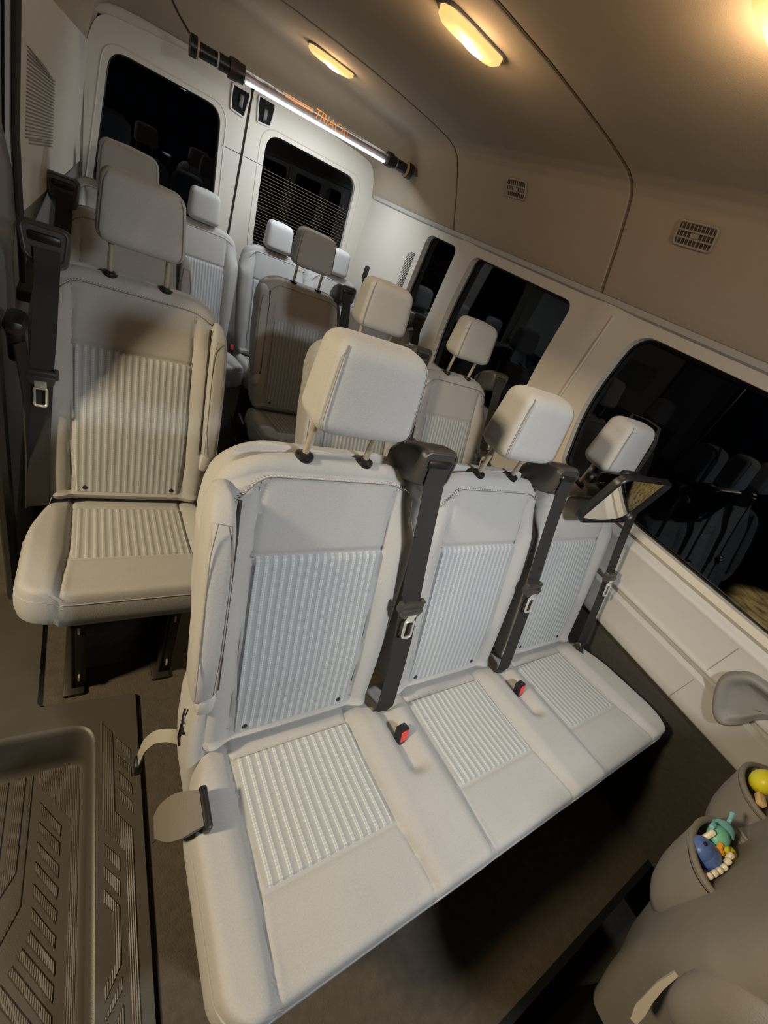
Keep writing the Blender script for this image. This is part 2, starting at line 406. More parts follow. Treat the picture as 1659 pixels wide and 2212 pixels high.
SRC = {}
def build_sources():
    """meshes shared by every seat, each built once"""
    S = {}
    def keep(k, o):
        S[k] = o.data; bpy.data.objects.remove(o); return S[k]
    keep('back', backrest_mb().build('backrest', M['fabric'], None, True, 60))
    keep('insert', insert_mb().build('ribbed_insert', M['rib_back'], None))
    a, b_ = top_seam_mb(); keep('seam', a.build('top_seam', M['fabric_dark'], None)); keep('stitch', b_.build('stitching', M['thread'], None))
    for sx in (-1, 1):
        sm = MB().tube([(sx * .1425 , float(front(np.array(.1425), np.array(z))) + .0002, z) for z in np.linspace(.47, .965, 50)], .0010, 5)
        keep('vseam%d' % sx, sm.build('side_seam', M['fabric_dark'], None))
    keep('head', headrest_mb().build('headrest', M['fabric'], None, True, 60))
    keep('head5', headrest_mb(.088, .080, .145).build('headrest', M['fabric'], None, True, 60))
    keep('hseam1', headrest_seams(1).build('headrest_seam', M['fabric_dark'], None)); keep('hseam-1', headrest_seams(-1).build('headrest_seam', M['fabric_dark'], None))
    p = MB().tube([(0, 0, -.14), (0, 0, .02)], .0062, 12); keep('post', p.build('post', M['postmetal'], None))
    c = MB().tube([(0, 0, -.004), (0, 0, .002), (0, 0, .006), (0, 0, .009), (0, 0, .010)], [.016, .0175, .0165, .012, .007], 20); keep('collar', c.build('post_collar', M['black'], None))
    bt = MB().tube([(0, .002, 0), (0, -.002, 0), (0, -.003, 0)], [.006, .006, .004], 14); keep('button', bt.build('button', M['black'], None))
    for sx in (-1, 1):
        g = belt_guide_mb(sx); keep('guide%d' % sx, g.build('belt_guide', M['charcoal'], None, True, 50))
        f = MB(); cx = sx * .188
        f.tube([(cx + a * (1 + 3.2 * b), .156 + b * .18, 1.041 + b) for a, b in rrect(-.038, .038, -.033, .033, .012, 5)], .003, 8, closed=True)
        keep('frame%d' % sx, f.build('guide_rim', M['charcoal'], None))
        f = MB().rbox((.060, .012, .020), (cx, .157, 1.052), .006); keep('slot%d' % sx, f.build('belt_slot', M['black'], None))
        w = MB(); path = [(sx * .186, .151, 1.048), (sx * .187, .144, 1.015), (sx * .197, .124, .945), (sx * .209, .092, .845), (sx * .221, .056, .743), (sx * .229, .021, .648), (sx * .232, -.014, .547), (sx * .229, -.045, .465), (sx * .229, -.04, .43)]
        if sx < 0: path = [(-.184, .146, 1.034), (-.184, .142, 1.0), (-.188, .145, .943), (-.192, .118, .863), (-.199, .083, .768), (-.205, .042, .648), (-.210, .000, .531), (-.212, -.03, .45), (-.212, -.03, .43)]
        pp = []; A = np.array(path); L = np.concatenate([[0], np.cumsum(np.linalg.norm(np.diff(A, axis=0), axis=1))])
        for s in np.linspace(0, L[-1], 40): pp.append([np.interp(s, L, A[:, k]) for k in range(3)])
        w.ribbon(pp, .047, .0024, (1, -.12 * sx, 0)); keep('belt%d' % sx, w.build('seat_belt', M['webbing'], None))
        t = MB(); tx, ty, tz = (.220, .052, .742) if sx > 0 else (-.200, .075, .768)
        t.rbox((.066, .018, .016), (tx, ty - .002, tz), .005); t.rbox((.05, .022, .026), (tx, ty - .008, tz - .014), .006, taper=(1.25, 1))
        t.rbox((.010, .016, .028), (tx - .030, ty, tz), .004); t.rbox((.010, .016, .028), (tx + .030, ty, tz), .004)
        keep('latch%d' % sx, t.build('latch_cover', M['charcoal'], None))
        t = MB().tube([(tx + a, ty - .030 - .37 * b * -1, tz - .050 + b) for a, b in rrect(-.012, .012, -.020, .020, .005, 3)], .0032, 6, closed=True)
        t.rbox((.024, .003, .022), (tx, ty - .020, tz - .024), .001); keep('tongue%d' % sx, t.build('latch_tongue', M['chrome'], None))
    # folded armrest, pivot at the bottom
    for sx in (-1, 1):
        a = MB(); rows = []
        for z, w, d, o in [(.585, .010, .020, .010), (.592, .020, .032, .006), (.61, .026, .039, .002), (.70, .0285, .043, -.003), (.82, .0285, .043, -.004), (.90, .027, .040, -.002), (.935, .023, .034, .004), (.952, .015, .022, .010), (.957, .006, .010, .014)]:
            x, yy = loop_pts(w, 40, 4, .05); rows.append(np.stack([x * .86 + sx * .206, py(z) - .008 + o + yy * d, z + 0 * x + x * sx * -.25 * smooth((z - .85) / .1)], 1))
        a.grid(np.array(rows).transpose(1, 0, 2), closed_u=True); n = len(rows)
        a.f.append(tuple(i * n for i in range(40))); a.f.append(tuple(i * n + n - 1 for i in range(40)))
        keep('arm%d' % sx, a.build('armrest', M['fabric'], None, True, 60))
        q = MB().rbox((.032, .03, .060), (sx * .198, py(.575) - .018, .578), .010); keep('pivot%d' % sx, q.build('armrest_bracket', M['lightgrey'], None))
        q = MB().tube([(sx * .206 + a_ * .0175, py(z) - .008 - .0440, z) for a_, z in [(-1, .62), (-1, .7), (-1, .8), (-1, .88), (-.6, .93), (.6, .925), (1, .87), (1, .8), (1, .7), (1, .62)]], .001, 5); g_ = MB().tube([(sx * .1795, py(z) - .022 + .004 * (z > .9), z) for z in np.linspace(.60, .945, 20)], .0035, 6); keep('armgap%d' % sx, g_.build('armrest_gap', M['seamdark'], None))
        keep('armseam%d' % sx, q.build('armrest_seam', M['fabric_dark'], None))
    q = MB().rbox((.030, .022, .05), (0, 0, 0), .005); keep('buckle', q.build('buckle', M['black'], None))
    q = MB().rbox((.022, .006, .030), (0, -.010, .006), .002); keep('buckle_button', q.build('buckle_button', M['red'], None))
    q = MB().rbox((.012, .30, .345), (0, -.20, .1725), .003); q.rbox((.034, .010, .345), (.010, -.345, .1725), .002); q.rbox((.05, .34, .014), (0, -.2, .007), .004)
    for z in (.06, .29): q.rbox((.006, .006, .035), (.012, -.352, z), .002)
    keep('leg', q.build('leg', M['bracket'], None))
    q = MB().tube([(.012, -.350, - .012), (.012, -.357, - .008), (.012, -.357, .008), (.012, -.350, .012)], .003, 6)
    keep('bolt', q.build('bolt', M['chrome'], None))
    return S
S = build_sources()
def mo(name, key, parent, off=(0, 0, 0)):
    o = bpy.data.objects.new(name, S[key]); COL.objects.link(o); o.parent = parent; o.location = off; return o

def seat_unit(root, centers, guide, arm, low=False, heads=None, xl=None, xr=None, legs=None, detail=True, dots=True, nohead=(), hoff=(0, 0, 0)):
    """centers: local x of every place; guide: +1/-1 side of the belt outlet; arm: list of (centre, side)"""
    c0, c1 = centers[0], centers[-1]
    xl = xl or (lambda y: c0 - (.190 + .036 * float(smooth((.02 - y) / .20))))
    xr = xr or (lambda y: c1 + (.190 + .036 * float(smooth((.02 - y) / .20))))
    cushion(centers, xl, xr, 'seat_cushion', root)
    for k, c in enumerate(centers):
        b = mo('backrest', 'back', root, (c, 0, 0))
        ins = mo('ribbed_insert', 'insert', b); mo('top_seam', 'seam', b); mo('side_seam', 'vseam1', b); mo('side_seam', 'vseam-1', b)
        if detail: mo('stitching', 'stitch', b)
        if dots:
            for sx in (-1, 1): mo('button', 'button', b, (sx * .110, float(front(np.array(.1), np.array(.475))) - .003, .475))
        if k in nohead: pass
        elif low:
            h = mo('headrest', 'head5', root, (c, .238, 1.004))
        else:
            h = mo('headrest', 'head', root, (c + hoff[0], .232 + hoff[1], 1.077 + hoff[2])); mo('headrest_seam', 'hseam1', h); mo('headrest_seam', 'hseam-1', h)
            for sx in (-1, 1):
                mo('post', 'post', h, (sx * .064 - hoff[0], -.008 - hoff[1], 0));
                q = mo('post_collar', 'collar', b, (sx * .064, .224, .999))
        if not low:
            g = mo('belt_guide', 'guide%d' % guide, root, (c, 0, 0)); mo('guide_rim', 'frame%d' % guide, g); mo('belt_slot', 'slot%d' % guide, g)
            w = mo('seat_belt', 'belt%d' % guide, root, (c, 0, 0)); mo('latch_cover', 'latch%d' % guide, w); mo('latch_tongue', 'tongue%d' % guide, w)
    for c, sx in arm:
        a = mo('armrest', 'arm%d' % sx, root, (c, 0, 0)); mo('armrest_seam', 'armseam%d' % sx, a); mo('armrest_gap', 'armgap%d' % sx, a); mo('armrest_bracket', 'pivot%d' % sx, root, (c, 0, 0))
    for x in (legs or [c0 - .1275, c1 + .09]):
        l = mo('leg', 'leg', root, (x, 0, 0)); mo('bolt', 'bolt', l, (0, 0, .07)); mo('bolt', 'bolt', l, (0, 0, .29))
def buckle(root, x, y, z, rx=-.5, rz=.2):
    b = mo('buckle', 'buckle', root, (x, y, z)); b.rotation_euler = (rx, 0, rz); mo('buckle_button', 'buckle_button', b); return b

X0, PITCH = -.4236, .46
R3, R4, R5 = .777, 1.526, 2.235
def fine(pts, ws, n=24):
    A_ = np.array(pts, float); q_ = np.linspace(0, len(A_) - 1, n)
    P_ = np.stack([np.interp(q_, range(len(A_)), A_[:, k]) for k in range(3)], 1); W_ = np.interp(q_, range(len(ws)), ws)
    for _ in range(3):
        P_[1:-1] = (P_[:-2] + 2 * P_[1:-1] + P_[2:]) / 4; W_[1:-1] = (W_[:-2] + 2 * W_[1:-1] + W_[2:]) / 4
    return [tuple(p) for p in P_], list(W_)
# front bench: three places
bench = empty('passenger_bench', (X0, 0, 0), 'grey three-place bench seat nearest the viewer, with a baby mirror on its far headrest', 'seat')
seat_unit(bench, [0, .46, .92], 1, [(0, -1)],
          xr=lambda y: .92 + .235 + .045 * float(smooth((.02 - y) / .18)) - .02 * float(smooth((-.30 - y) / .1)),
          xl=lambda y: -(.185 + .039 * float(smooth((.03 - y) / .18))), legs=[-.13, .45, 1.02], hoff=(.008, -.012, -.004))
buckle(bench, .246, -.115, .452, -.35, .1); buckle(bench, .706, -.115, .452, -.35, .1)
e = mo('buckle', 'buckle', bench, (.92 + .215, -.055, .452)); e.rotation_euler = (-.9, .3, .4)
# seat-side hardware on the aisle end of the bench
mb = MB().rbox((.016, .11, .09), (-.190, .04, .34), .006); o = mb.build('recliner_cover', M['charcoal'], bench)
A = Vector((-.205, -.115, .45))
mb = MB(); pts = [(-.206, -.118, .480), (-.222, -.114, .468), (-.238, -.106, .445), (-.250, -.098, .415), (-.256, -.094, .385)]
pts, ws = fine([(x_ - .012, y_, z_) for x_, y_, z_ in pts], [.058, .068, .068, .054, .034]); mb.ribbon([(-.200, -.118, .482)] + pts, [.056] + ws, .012, (0, 1, 0)); lev = mb.build('recline_lever', M['lever'], bench)
mb = MB().rbox((.014, .070, .030), (-.205, -.120, .476), .005); mb.build('lever_hinge', M['black'], lev)
mb = MB(); mb.ribbon([(-.268, -.094, .387), (-.271, -.094, .36), (-.272, -.096, .325)], [.036, .030, .014], .004, (0, 1, 0)); mb.build('lever_tip', M['charcoal'], lev)
mb = MB(); mb.ribbon([(-.20, .07, .33), (-.225, .085, .325), (-.25, .10, .30), (-.268, .105, .26), (-.275, .10, .21)], .026, .003, (0, 1, .3)) if 0 else mb.ribbon(fine([(-.20, .07, .33), (-.225, .085, .332), (-.25, .10, .31), (-.268, .105, .265), (-.275, .10, .21)], [.026, .026])[0], .026, .003, (0, 1, .3)); st = mb.build('tether_strap', M['strap'], bench)
mb = MB().rbox((.012, .034, .036), (-.205, .075, .325), .003); mb.build('strap_keeper', M['black'], st)
mb = MB().rbox((.016, .03, .05), (-.276, .098, .185), .006); mb.build('strap_end', M['black'], st)
# two small dark hooks sewn to the side cover
mb = MB(); mb.tube([(-.222, .045, .52), (-.224, .04, .495), (-.222, .03, .49)], .0022, 6); mb.tube([(-.223, .04, .472), (-.226, .03, .44), (-.224, .02, .425), (-.224, .035, .43), (-.222, .03, .472)], .0022, 6); mb.tube([(-.22, .05, .468), (-.222, .02, .470)], .0022, 6)
mb.build('side_hooks', M['black'], bench)
mb = MB(); rows = []
for z, w in [(.30, .012), (.36, .022), (.43, .026), (.50, .024), (.545, .014)]:
    x, yy = loop_pts(w, 24, 3, .05); rows.append(np.stack([x - .196, .045 + yy * .062 + (z - .43) * .3, z + 0 * x], 1))
mb.grid(np.array(rows).transpose(1, 0, 2), closed_u=True); mb.f.append(tuple(i * 5 + 4 for i in range(24)))
mb.build('hinge_cover', M['fabric'], bench)

# single seat beside the door step
s3 = empty('passenger_chair', (-.7014, R3, 0), 'grey single seat behind the rubber step mat, belt outlet on its left shoulder', 'seat')
seat_unit(s3, [0], -1, [(0, 1)], legs=[-.1275, .0925])
b3 = empty('passenger_bench', (X0 + .46, R3, 0), 'two-place bench directly behind the nearest bench, by the side windows', 'seat')
seat_unit(b3, [0, .46], 1, [(0, -1)])
s4 = empty('passenger_chair', (-.700, R4, 0), 'single seat half hidden behind the front single seat, black belt outlet showing above it', 'seat')
seat_unit(s4, [0], -1, [(0, 1)])
b4 = empty('passenger_bench', (X0 + .46, R4, 0), 'shaded two-place bench in the fourth row, facing the aisle end with its folded armrest', 'seat')
seat_unit(b4, [0, .46], 1, [(0, -1)], nohead=(1,))
mb = MB().rbox((.018, .12, .10), (-.215, .03, .30), .01); mb.rbox((.014, .05, .09), (-.23, .0, .20), .01); mb.build('recliner_cover', M['black'], b4)
b5 = empty('passenger_bench', (-.712, R5, 0), 'rearmost bench on the left in front of the back doors, headrests pushed down', 'seat')
seat_unit(b5, [0, .44], -1, [], low=True, detail=False)
b6 = empty('passenger_bench', (.088, R5, 0), 'rearmost bench on the right in front of the back doors, low pale headrests', 'seat')
seat_unit(b6, [0, .45], 1, [], low=True, detail=False)
b5.scale = (.88, 1, 1); b6.scale = (.87, 1, 1)
for x in (.62, .67): buckle(b5, x, -.03, .46, -.3, 0)
w = MB().ribbon([(.68, .22, 1.10), (.685, .19, 1.0), (.68, .1, .8), (.68, .02, .55)], .047, .003, (.8, .6, 0)); w = w.build('seat_belt', M['webbing'], b6)
MB().rbox((.035, .03, .09), (.682, .21, 1.085), .012).build('belt_anchor', M['black'], w)

# ------------------------------------------------------------------ floor and step mat
UP=[[(-0.766, 0.307), (-0.738, 0.27), (-0.737, 0.073), (-0.702, 0.021), (-0.702, -0.119), (-0.704, -0.60), (-0.721, -0.60), (-0.722, -0.02), (-0.765, 0.049)], [(-0.732, 0.255), (-0.698, 0.211), (-0.7, 0.182), (-0.731, 0.227)], [(-0.732, 0.211), (-0.699, 0.166), (-0.699, 0.138), (-0.731, 0.183)], [(-0.731, 0.168), (-0.7, 0.124), (-0.7, 0.096), (-0.731, 0.139)], [(-0.731, 0.125), (-0.7, 0.08), (-0.7, 0.052), (-0.73, 0.099)], [(-0.762, 0.014), (-0.73, -0.027), (-0.731, -0.057), (-0.762, -0.012)], [(-0.763, -0.029), (-0.731, -0.072), (-0.732, -0.103), (-0.762, -0.056)], [(-0.763, -0.072), (-0.732, -0.118), (-0.732, -0.212), (-0.762, -0.257), (-0.764, -0.234), (-0.746, -0.208), (-0.747, -0.122), (-0.763, -0.1)], [(-0.733, -0.23), (-0.731, -0.251), (-0.761, -0.285), (-0.764, -0.277)], [(-0.731, -0.271), (-0.73, -0.3), (-0.760, -0.34), (-.762, -.31)]]
LO=[[(-0.898, 0.217), (-0.847, 0.14), (-0.85, 0.114), (-0.896, 0.189)], [(-0.898, 0.171), (-0.849, 0.103), (-0.85, 0.07), (-0.897, 0.147)], [(-0.898, 0.125), (-0.848, 0.052), (-0.85, 0.024), (-0.897, 0.101)], [(-0.898, 0.082), (-0.847, 0.005), (-0.851, -0.019), (-0.898, 0.058)], [(-0.898, 0.036), (-0.847, -0.04), (-0.851, -0.065), (-0.897, 0.009)], [(-0.898, -0.009), (-0.848, -0.086), (-0.85, -0.11), (-0.898, -0.035)], [(-0.897, -0.052), (-0.848, -0.129), (-0.848, -0.156), (-0.905, -0.07)], [(-0.908, -0.078), (-0.847, -0.17), (-0.85, -0.199), (-0.918, -0.091)], [(-0.922, -0.101), (-0.848, -0.216), (-0.849, -0.244), (-0.932, -0.112)], [(-0.939, -0.123), (-0.848, -0.262), (-0.85, -0.292), (-.952, -.14)],
[(-.96, -.15), (-.848, -.31), (-.85, -.34), (-.975, -.165)],
[(-0.906, 0.264), (-0.83, 0.143), (-0.831, -0.60), (-0.809, -0.60), (-0.809, 0.290), (-0.830, 0.303), (-0.906, 0.303)], [(-0.914, 0.303), (-0.924, 0.303), (-0.922, 0.002), (-1.02, -0.175), (-1.012, -0.18), (-0.916, -0.002)], [(-0.93, 0.292), (-0.958, 0.291), (-0.956, 0.088), (-1.04, -0.06), (-1.04, -.10), (-0.931, 0.069)]]
LO += [[(x - .0, y) for x, y in [(-1.14, .29), (-.965, .29), (-.965, .08), (-1.05, -.065), (-1.14, -.065)]]]
ZF = 0.0
fl = MB()
fl.prism([(-.67, -.68), (.88, -.68), (.88, 2.76), (-1.06, 2.76), (-1.06, .70), (-.93, .70), (-.93, .375), (-.67, .36)], -.03, ZF)
o = fl.build('floor', M['carpet'], None, False); tag(o, kind='structure')
o = MB().prism([(-1.3, -2.2), (.95, -2.2), (.95, -.68), (-1.3, -.68)], -.30, -.28).build('floor', M['carpet_dark'], None, False); tag(o, kind='structure')
mb = MB(); mb.prism([(-.68, -.70), (.88, -.70), (.88, -.68), (-.68, -.68)], -.29, -.002); o = mb.build('trim_1', M['black'], None, False); tag(o, kind='structure')

mat_root = empty('rubber_step_mat', (-.8, 0, 0), 'ribbed black rubber mat lining the sunken door step on the left', 'mat')
def in_mat(o): o.parent = mat_root; o.location = (.8, 0, 0); return o
ZT, ZP = .014, -.17
outer = [(-.68, -.95), (-.68, .366), (-.688, .374), (-.900, .389), (-.908, .40), (-.914, .78), (-.925, .80), (-1.25, .80), (-1.25, -.95)]
hole = quadpoly([(-.778, -.90), (-.778, .315), (-1.16, .335), (-1.16, -.90)], [.07, .065, .07, .07])
# tray: rim plate with rounded lip, walls and tread as one skin
rimpl = plate('rim', outer, [hole], lambda u, v, h: (u, v, ZT - h), .012, M['rubber'], None, .2); in_mat(rimpl)
prof = [(.0, ZT), (.006, ZT - .002), (.011, ZT - .008), (.013, ZT - .02), (.017, ZP + .035), (.020, ZP + .014), (.028, ZP + .004), (.038, ZP)]
H = np.array(densify(hole, .05)); tg = np.roll(H, -1, 0) - np.roll(H, 1, 0); tg /= np.linalg.norm(tg, axis=1)[:, None]; nn = np.stack([tg[:, 1], -tg[:, 0]], 1)
if np.mean(np.sum(nn * (H - H.mean(0)), 1)) > 0: nn = -nn
P = np.zeros((len(H), len(prof), 3))
for j, (d_, z_) in enumerate(prof): P[:, j, :2] = H + nn * d_; P[:, j, 2] = z_
mb = MB().grid(P, closed_u=True); bot = [tuple(p) for p in P[:, -1, :]]; mb.add(bot, [tuple(range(len(bot)))]); in_mat(mb.build('step_tray', M['rubber'], None, True, 80))
def raised(polys, z, h, name, inset=.0018):
    mb = MB()
    for p in polys:
        c = np.array(p); n = len(c); sgn = 1 if sum(c[i][0] * c[(i + 1) % n][1] - c[(i + 1) % n][0] * c[i][1] for i in range(n)) > 0 else -1
        def off(dd):
            out = []
            for i in range(n):
                a, b, e_ = c[i - 1], c[i], c[(i + 1) % n]; u = (b - a) / np.linalg.norm(b - a); v = (e_ - b) / np.linalg.norm(e_ - b)
                n1 = np.array([-u[1], u[0]]) * sgn; n2 = np.array([-v[1], v[0]]) * sgn; k = n1 + n2; k = k / max(.35, 1 + n1 @ n2); out.append(b + k * dd)
            return out
        i0 = len(mb.v); a0, a1 = off(0), off(inset)
        mb.add([(*q, z) for q in a0] + [(*q, z + h) for q in a1], [(i, (i + 1) % n, n + (i + 1) % n, n + i) for i in range(n)] + [tuple(range(n, 2 * n))])
        # fine grooves running along y on the pad
        x0, x1 = c[:, 0].min(), c[:, 0].max()
    o = mb.build(name, M['rib_rubber'], None, False); in_mat(o); return o
m, nt, b = new_mat('ribbed_rubber'); b.inputs['Base Color'].default_value = (.075, .066, .052, 1); b.inputs['Roughness'].default_value = .38
tc = nt.nodes.new('ShaderNodeTexCoord'); wv = nt.nodes.new('ShaderNodeTexWave'); wv.inputs['Scale'].default_value = 80; wv.bands_direction = 'X'
nt.links.new(tc.outputs['Object'], wv.inputs['Vector']); bp = nt.nodes.new('ShaderNodeBump'); bp.inputs['Distance'].default_value = .0010; bp.inputs['Strength'].default_value = .8
nt.links.new(wv.outputs['Fac'], bp.inputs['Height']); nt.links.new(bp.outputs[0], b.inputs['Normal']); M['rib_rubber'] = m
raised(UP, ZT, .0022, 'rim_tread'); raised(LO, ZP, .004, 'step_tread', .003)

# ------------------------------------------------------------------ side walls
def xr_(y, z): return .80 - .092 * float(smooth((y - 2.15) / .6)) - .00 * z
def xl_(y, z): return -(.960 - .062 * (y - 1.2)) + (max(0, z - 1.1)) * .07
def wallR(u, v, h): return (xr_(u, v) + h, u, v)
# right lower trim: extruded profile
prof = [(.872, 0.0), (.846, .20), (.820, .535)]
def extr(name, prof, y0, y1, mat, n=40, fx=None, kind='structure', parent=None, sm=True):
    P = np.zeros((len(prof), n, 3))
    for i, (x, z) in enumerate(prof):
        for j, y in enumerate(np.linspace(y0, y1, n)): P[i, j] = ((x + (fx(y, z) if fx else 0)), y, z)
    o = MB().grid(P).build(name, mat, parent, sm, 50)
    if kind and not parent: tag(o, kind=kind)
    return o
dxr = lambda y, z: xr_(y, z) - .80
extr('baseboard_right', prof, -1.25, 2.74, M['carpet_dark'], 30, lambda y, z: dxr(y, z) * .5)
prof = [(.822, .530), (.806, .538), (.802, .545), (.800, .575), (.799, .650), (.797, .656), (.797, .660), (.806, .667), (.818, .672), (.818, .682), (.806, .687), (.798, .692), (.796, .697), (.799, .703), (.800, .72), (.801, .82), (.7985, .828), (.7975, .834), (.799, .840), (.806, .848), (.818, .865), (.822, .872), (.850, .876)]
wr = extr('wall_right', prof, -1.25, 2.745, M['trim_light'], 60, dxr)
# vertical panel joint and the moulded pull
mb = MB().rbox((.002, .0014, .11), (.7995, -.327, .595), 0); mb.rbox((.002, .0014, .12), (.7995, -.327, .765), 0); mb.build('panel_joint', plain('joint_grey', (.22, .21, .19), .8), wr)  # joint drawn as thin grey strips on the trim
pull = MB(); ol = quadpoly([(-.352, .735), (-.385, .800), (-.58, .825), (-.60, .790), (-.515, .765), (-.488, .720), (-.476, .650), (-.450, .607), (-.415, .625), (-.375, .68)], .03, 5)
c = np.array(ol).mean(0); rows = []
for sc_, h in [(1.0, .0), (.985, -.018), (.94, -.028), (.86, -.030), (.76, -.026), (.66, -.012), (.58, -.005), (.3, -.004), (.02, -.004)]:
    rows.append([(.7995 + h, c[0] + (a - c[0]) * sc_, c[1] + (b_ - c[1]) * sc_) for a, b_ in ol])
pull.grid(np.array(rows).transpose(1, 0, 2), closed_u=True); pull.build('door_pull', M['trim_grey'], wr, True, 70)

# right upper wall with three window openings
yA = [(-1.25, .876), (2.745, .876), (2.745, 1.49), (-1.25, 1.49)]
wins = [rrect(-1.15, .585, .872, 1.440, [.03, .05, .06, .03]), rrect(.895, 1.625, .80, 1.440, .055), rrect(1.775, 2.095, .80, 1.440, .05)]
low = [(-1.25, .876), (.64, .876), (.66, .79), (2.745, .79), (2.745, 1.49), (-1.25, 1.49)]
wins[0] = [(a, max(b_, .8762)) for a, b_ in wins[0]]
wins[0] = quadpoly([(-1.15, .90), (.52, .90), (.60, 1.15), (.59, 1.440), (-1.15, 1.440)], [.03, .05, .3, .09, .03])
wins[1] = quadpoly([(1.58, .81), (.83, .81), (.895, 1.10), (.905, 1.437), (1.625, 1.437), (1.64, 1.1)], [.05, .05, .3, .05, .05, .3])
def wallR2(u, v, h):
    # pillars are slightly crowned between the windows
    cr = .0
    for y0 in (.74, 1.70): cr += -.012 * math.exp(-((u - y0) / .07) ** 4)
    return (xr_(u, v) + (cr if h == 0 else 0) + h, u, v)
o = plate('wall_right', low, wins, wallR2, .045, M['trim'], None, .05); tag(o, kind='structure')
for k, w_ in enumerate(wins):
    ys = [p[0] for p in w_]; zs = [p[1] for p in w_]
    g = MB().prism(rrect(min(ys) - .03, max(ys) + .03, min(zs) - .03, max(zs) + .02, .05), .040, .044, lambda u, v, h: (.80 + h, u, v))
    o = g.build('window_%d' % (k + 1), M['glass'], None, False); tag(o, kind='structure')
    sl = MB().tube([(xr_(a, b_) + .036, a, b_) for a, b_ in w_], .006, 6, closed=True); sl.build('window_seal', M['black'], o)
# dark band along the top of the windows and cant rail groove
extr('trim_2', [(.775, 1.500), (.782, 1.482), (.800, 1.476), (.806, 1.470)], -1.25, 2.70, M['trim_light'], 50, dxr)
# pillar pleats
def rib_strip(y0, y1, z0, z1, w, d, mat, name, parent):
    mb = MB().tube([(xr_(y0, z0) - d, y0, z0), (xr_(y1, z1) - d, y1, z1)], w, 8); return mb.build(name, mat, parent)
w_ = MB().tube([(xr_(.70, z) - .0125, .70 - .05 * (z < 1.1) * (1.1 - z), z) for z in np.linspace(.89, 1.45, 12)], .004, 8).build('pillar_crease', M['trim'], o)
# right rear pillar louvre
lv = MB(); NL = 30
for i in range(NL):
    z = 1.085 + (1.315 - 1.085) * i / (NL - 1); w0 = .105 if i < NL - 3 else .105 - (i - NL + 4) * .018
    lv.rbox((.004, w0, .0034), (xr_(2.2, z) - .0008, 2.147 + w0 / 2, z), .0008, seg=1)
lr = lv.build('pillar_louvre', plain('louvre_slot', (.09, .085, .07), .8), None); tag(lr, 'slotted vent in the pillar right of the back doors', 'vent')

# left wall behind the step
def wallL(u, v, h): return (xl_(u, v) - h, u, v)
o = plate('wall_left', [(1.205, 1.02), (2.745, 1.02), (2.745, 1.485), (1.205, 1.485)], [], wallL, .02, M['trim'], None, .1); tag(o, kind='structure')
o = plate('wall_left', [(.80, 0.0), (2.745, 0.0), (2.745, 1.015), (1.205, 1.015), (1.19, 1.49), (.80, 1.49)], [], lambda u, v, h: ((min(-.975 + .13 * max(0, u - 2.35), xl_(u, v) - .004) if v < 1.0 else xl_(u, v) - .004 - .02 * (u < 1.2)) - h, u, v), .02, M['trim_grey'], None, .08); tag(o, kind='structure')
o = MB().tube([(-.99, .79, .0), (-.985, .80, .5), (-.975, .80, 1.0), (-.955, .80, 1.3), (-.93, .80, 1.48)], .018, 8).build('trim_3', M['black'], None); tag(o, kind='structure')
o = MB().tube([(-.958, 1.197, .86), (-.953, 1.197, 1.2), (-.933, 1.197, 1.49)], .008, 8).build('trim_4', M['seamdark'], None); tag(o, kind='structure')
o = MB().rbox((.05, .60, .035), (-.955, 1.5, .82), .01).build('trim_5', M['carpet_dark'], None); tag(o, kind='structure')
lv = MB()
for i in range(26):
    z = 1.165 + (1.36 - 1.165) * i / 25; a = 1.32 + .05 * (i < 2); b_ = 1.78 - .06 * max(0, i - 22)
    lv.add([(xl_(a, z) + .002, a, z), (xl_(b_, z - .0) + .002, b_, z - .03), (xl_(b_, z) + .002, b_, z - .027), (xl_(a, z) + .002, a, z + .003)], [(0, 1, 2, 3)])
    k = len(lv.v) - 4; 
ll = lv.build('pillar_louvre', plain('louvre_slot_left', (.20, .19, .16), .8), None, False); tag(ll, 'slotted vent in the panel left of the back doors', 'vent')  # slots are flat quads, darker than the panel
# belt anchor on the door pillar
an = MB().rbox((.040, .09, .035), (-.940, .845, .885), .014); an.rbox((.03, .05, .09), (-.945, .87, .83), .01)
an = an.build('belt_anchor', M['black'], None); tag(an, 'glossy black belt anchor on the pillar left of the single seat', 'belt anchor')
w = MB().ribbon([(-.935, .84, .84), (-.925, .83, .72), (-.925, .80, .55), (-.93, .76, .42)], .045, .003, (.4, 1, 0)); w.build('belt_webbing', M['webbing'], an)

# ------------------------------------------------------------------ ceiling
def seamdip(y): return sum(.007 * math.exp(-((y - c) / .006) ** 2) for c in (.80, 1.85, -.45))
yy = sorted(set(list(np.linspace(-2.0, 2.745, 90)) + [c + d for c in (.80, 1.85, -.45) for d in np.linspace(-.03, .03, 25)]))
PR = [(.800, 1.490), (.790, 1.492), (.778, 1.500), (.765, 1.520), (.70, 1.645), (.655, 1.720), (.625, 1.762), (.595, 1.783), (.55, 1.797), (.50, 1.803), (.40, 1.812), (.25, 1.820), (.10, 1.826), (-.07, 1.828)]
PE = [(.720, 1.480), (.710, 1.482), (.700, 1.488), (.695, 1.50), (.688, 1.54), (.675, 1.59), (.655, 1.620), (.62, 1.640), (.57, 1.650), (.50, 1.656), (.40, 1.660), (.25, 1.664), (.10, 1.666), (-.07, 1.667)]
def dens(a, n=40):
    A_ = np.array(a); L = np.concatenate([[0], np.cumsum(np.linalg.norm(np.diff(A_, axis=0), axis=1))]) / 1.0
    return A_, L
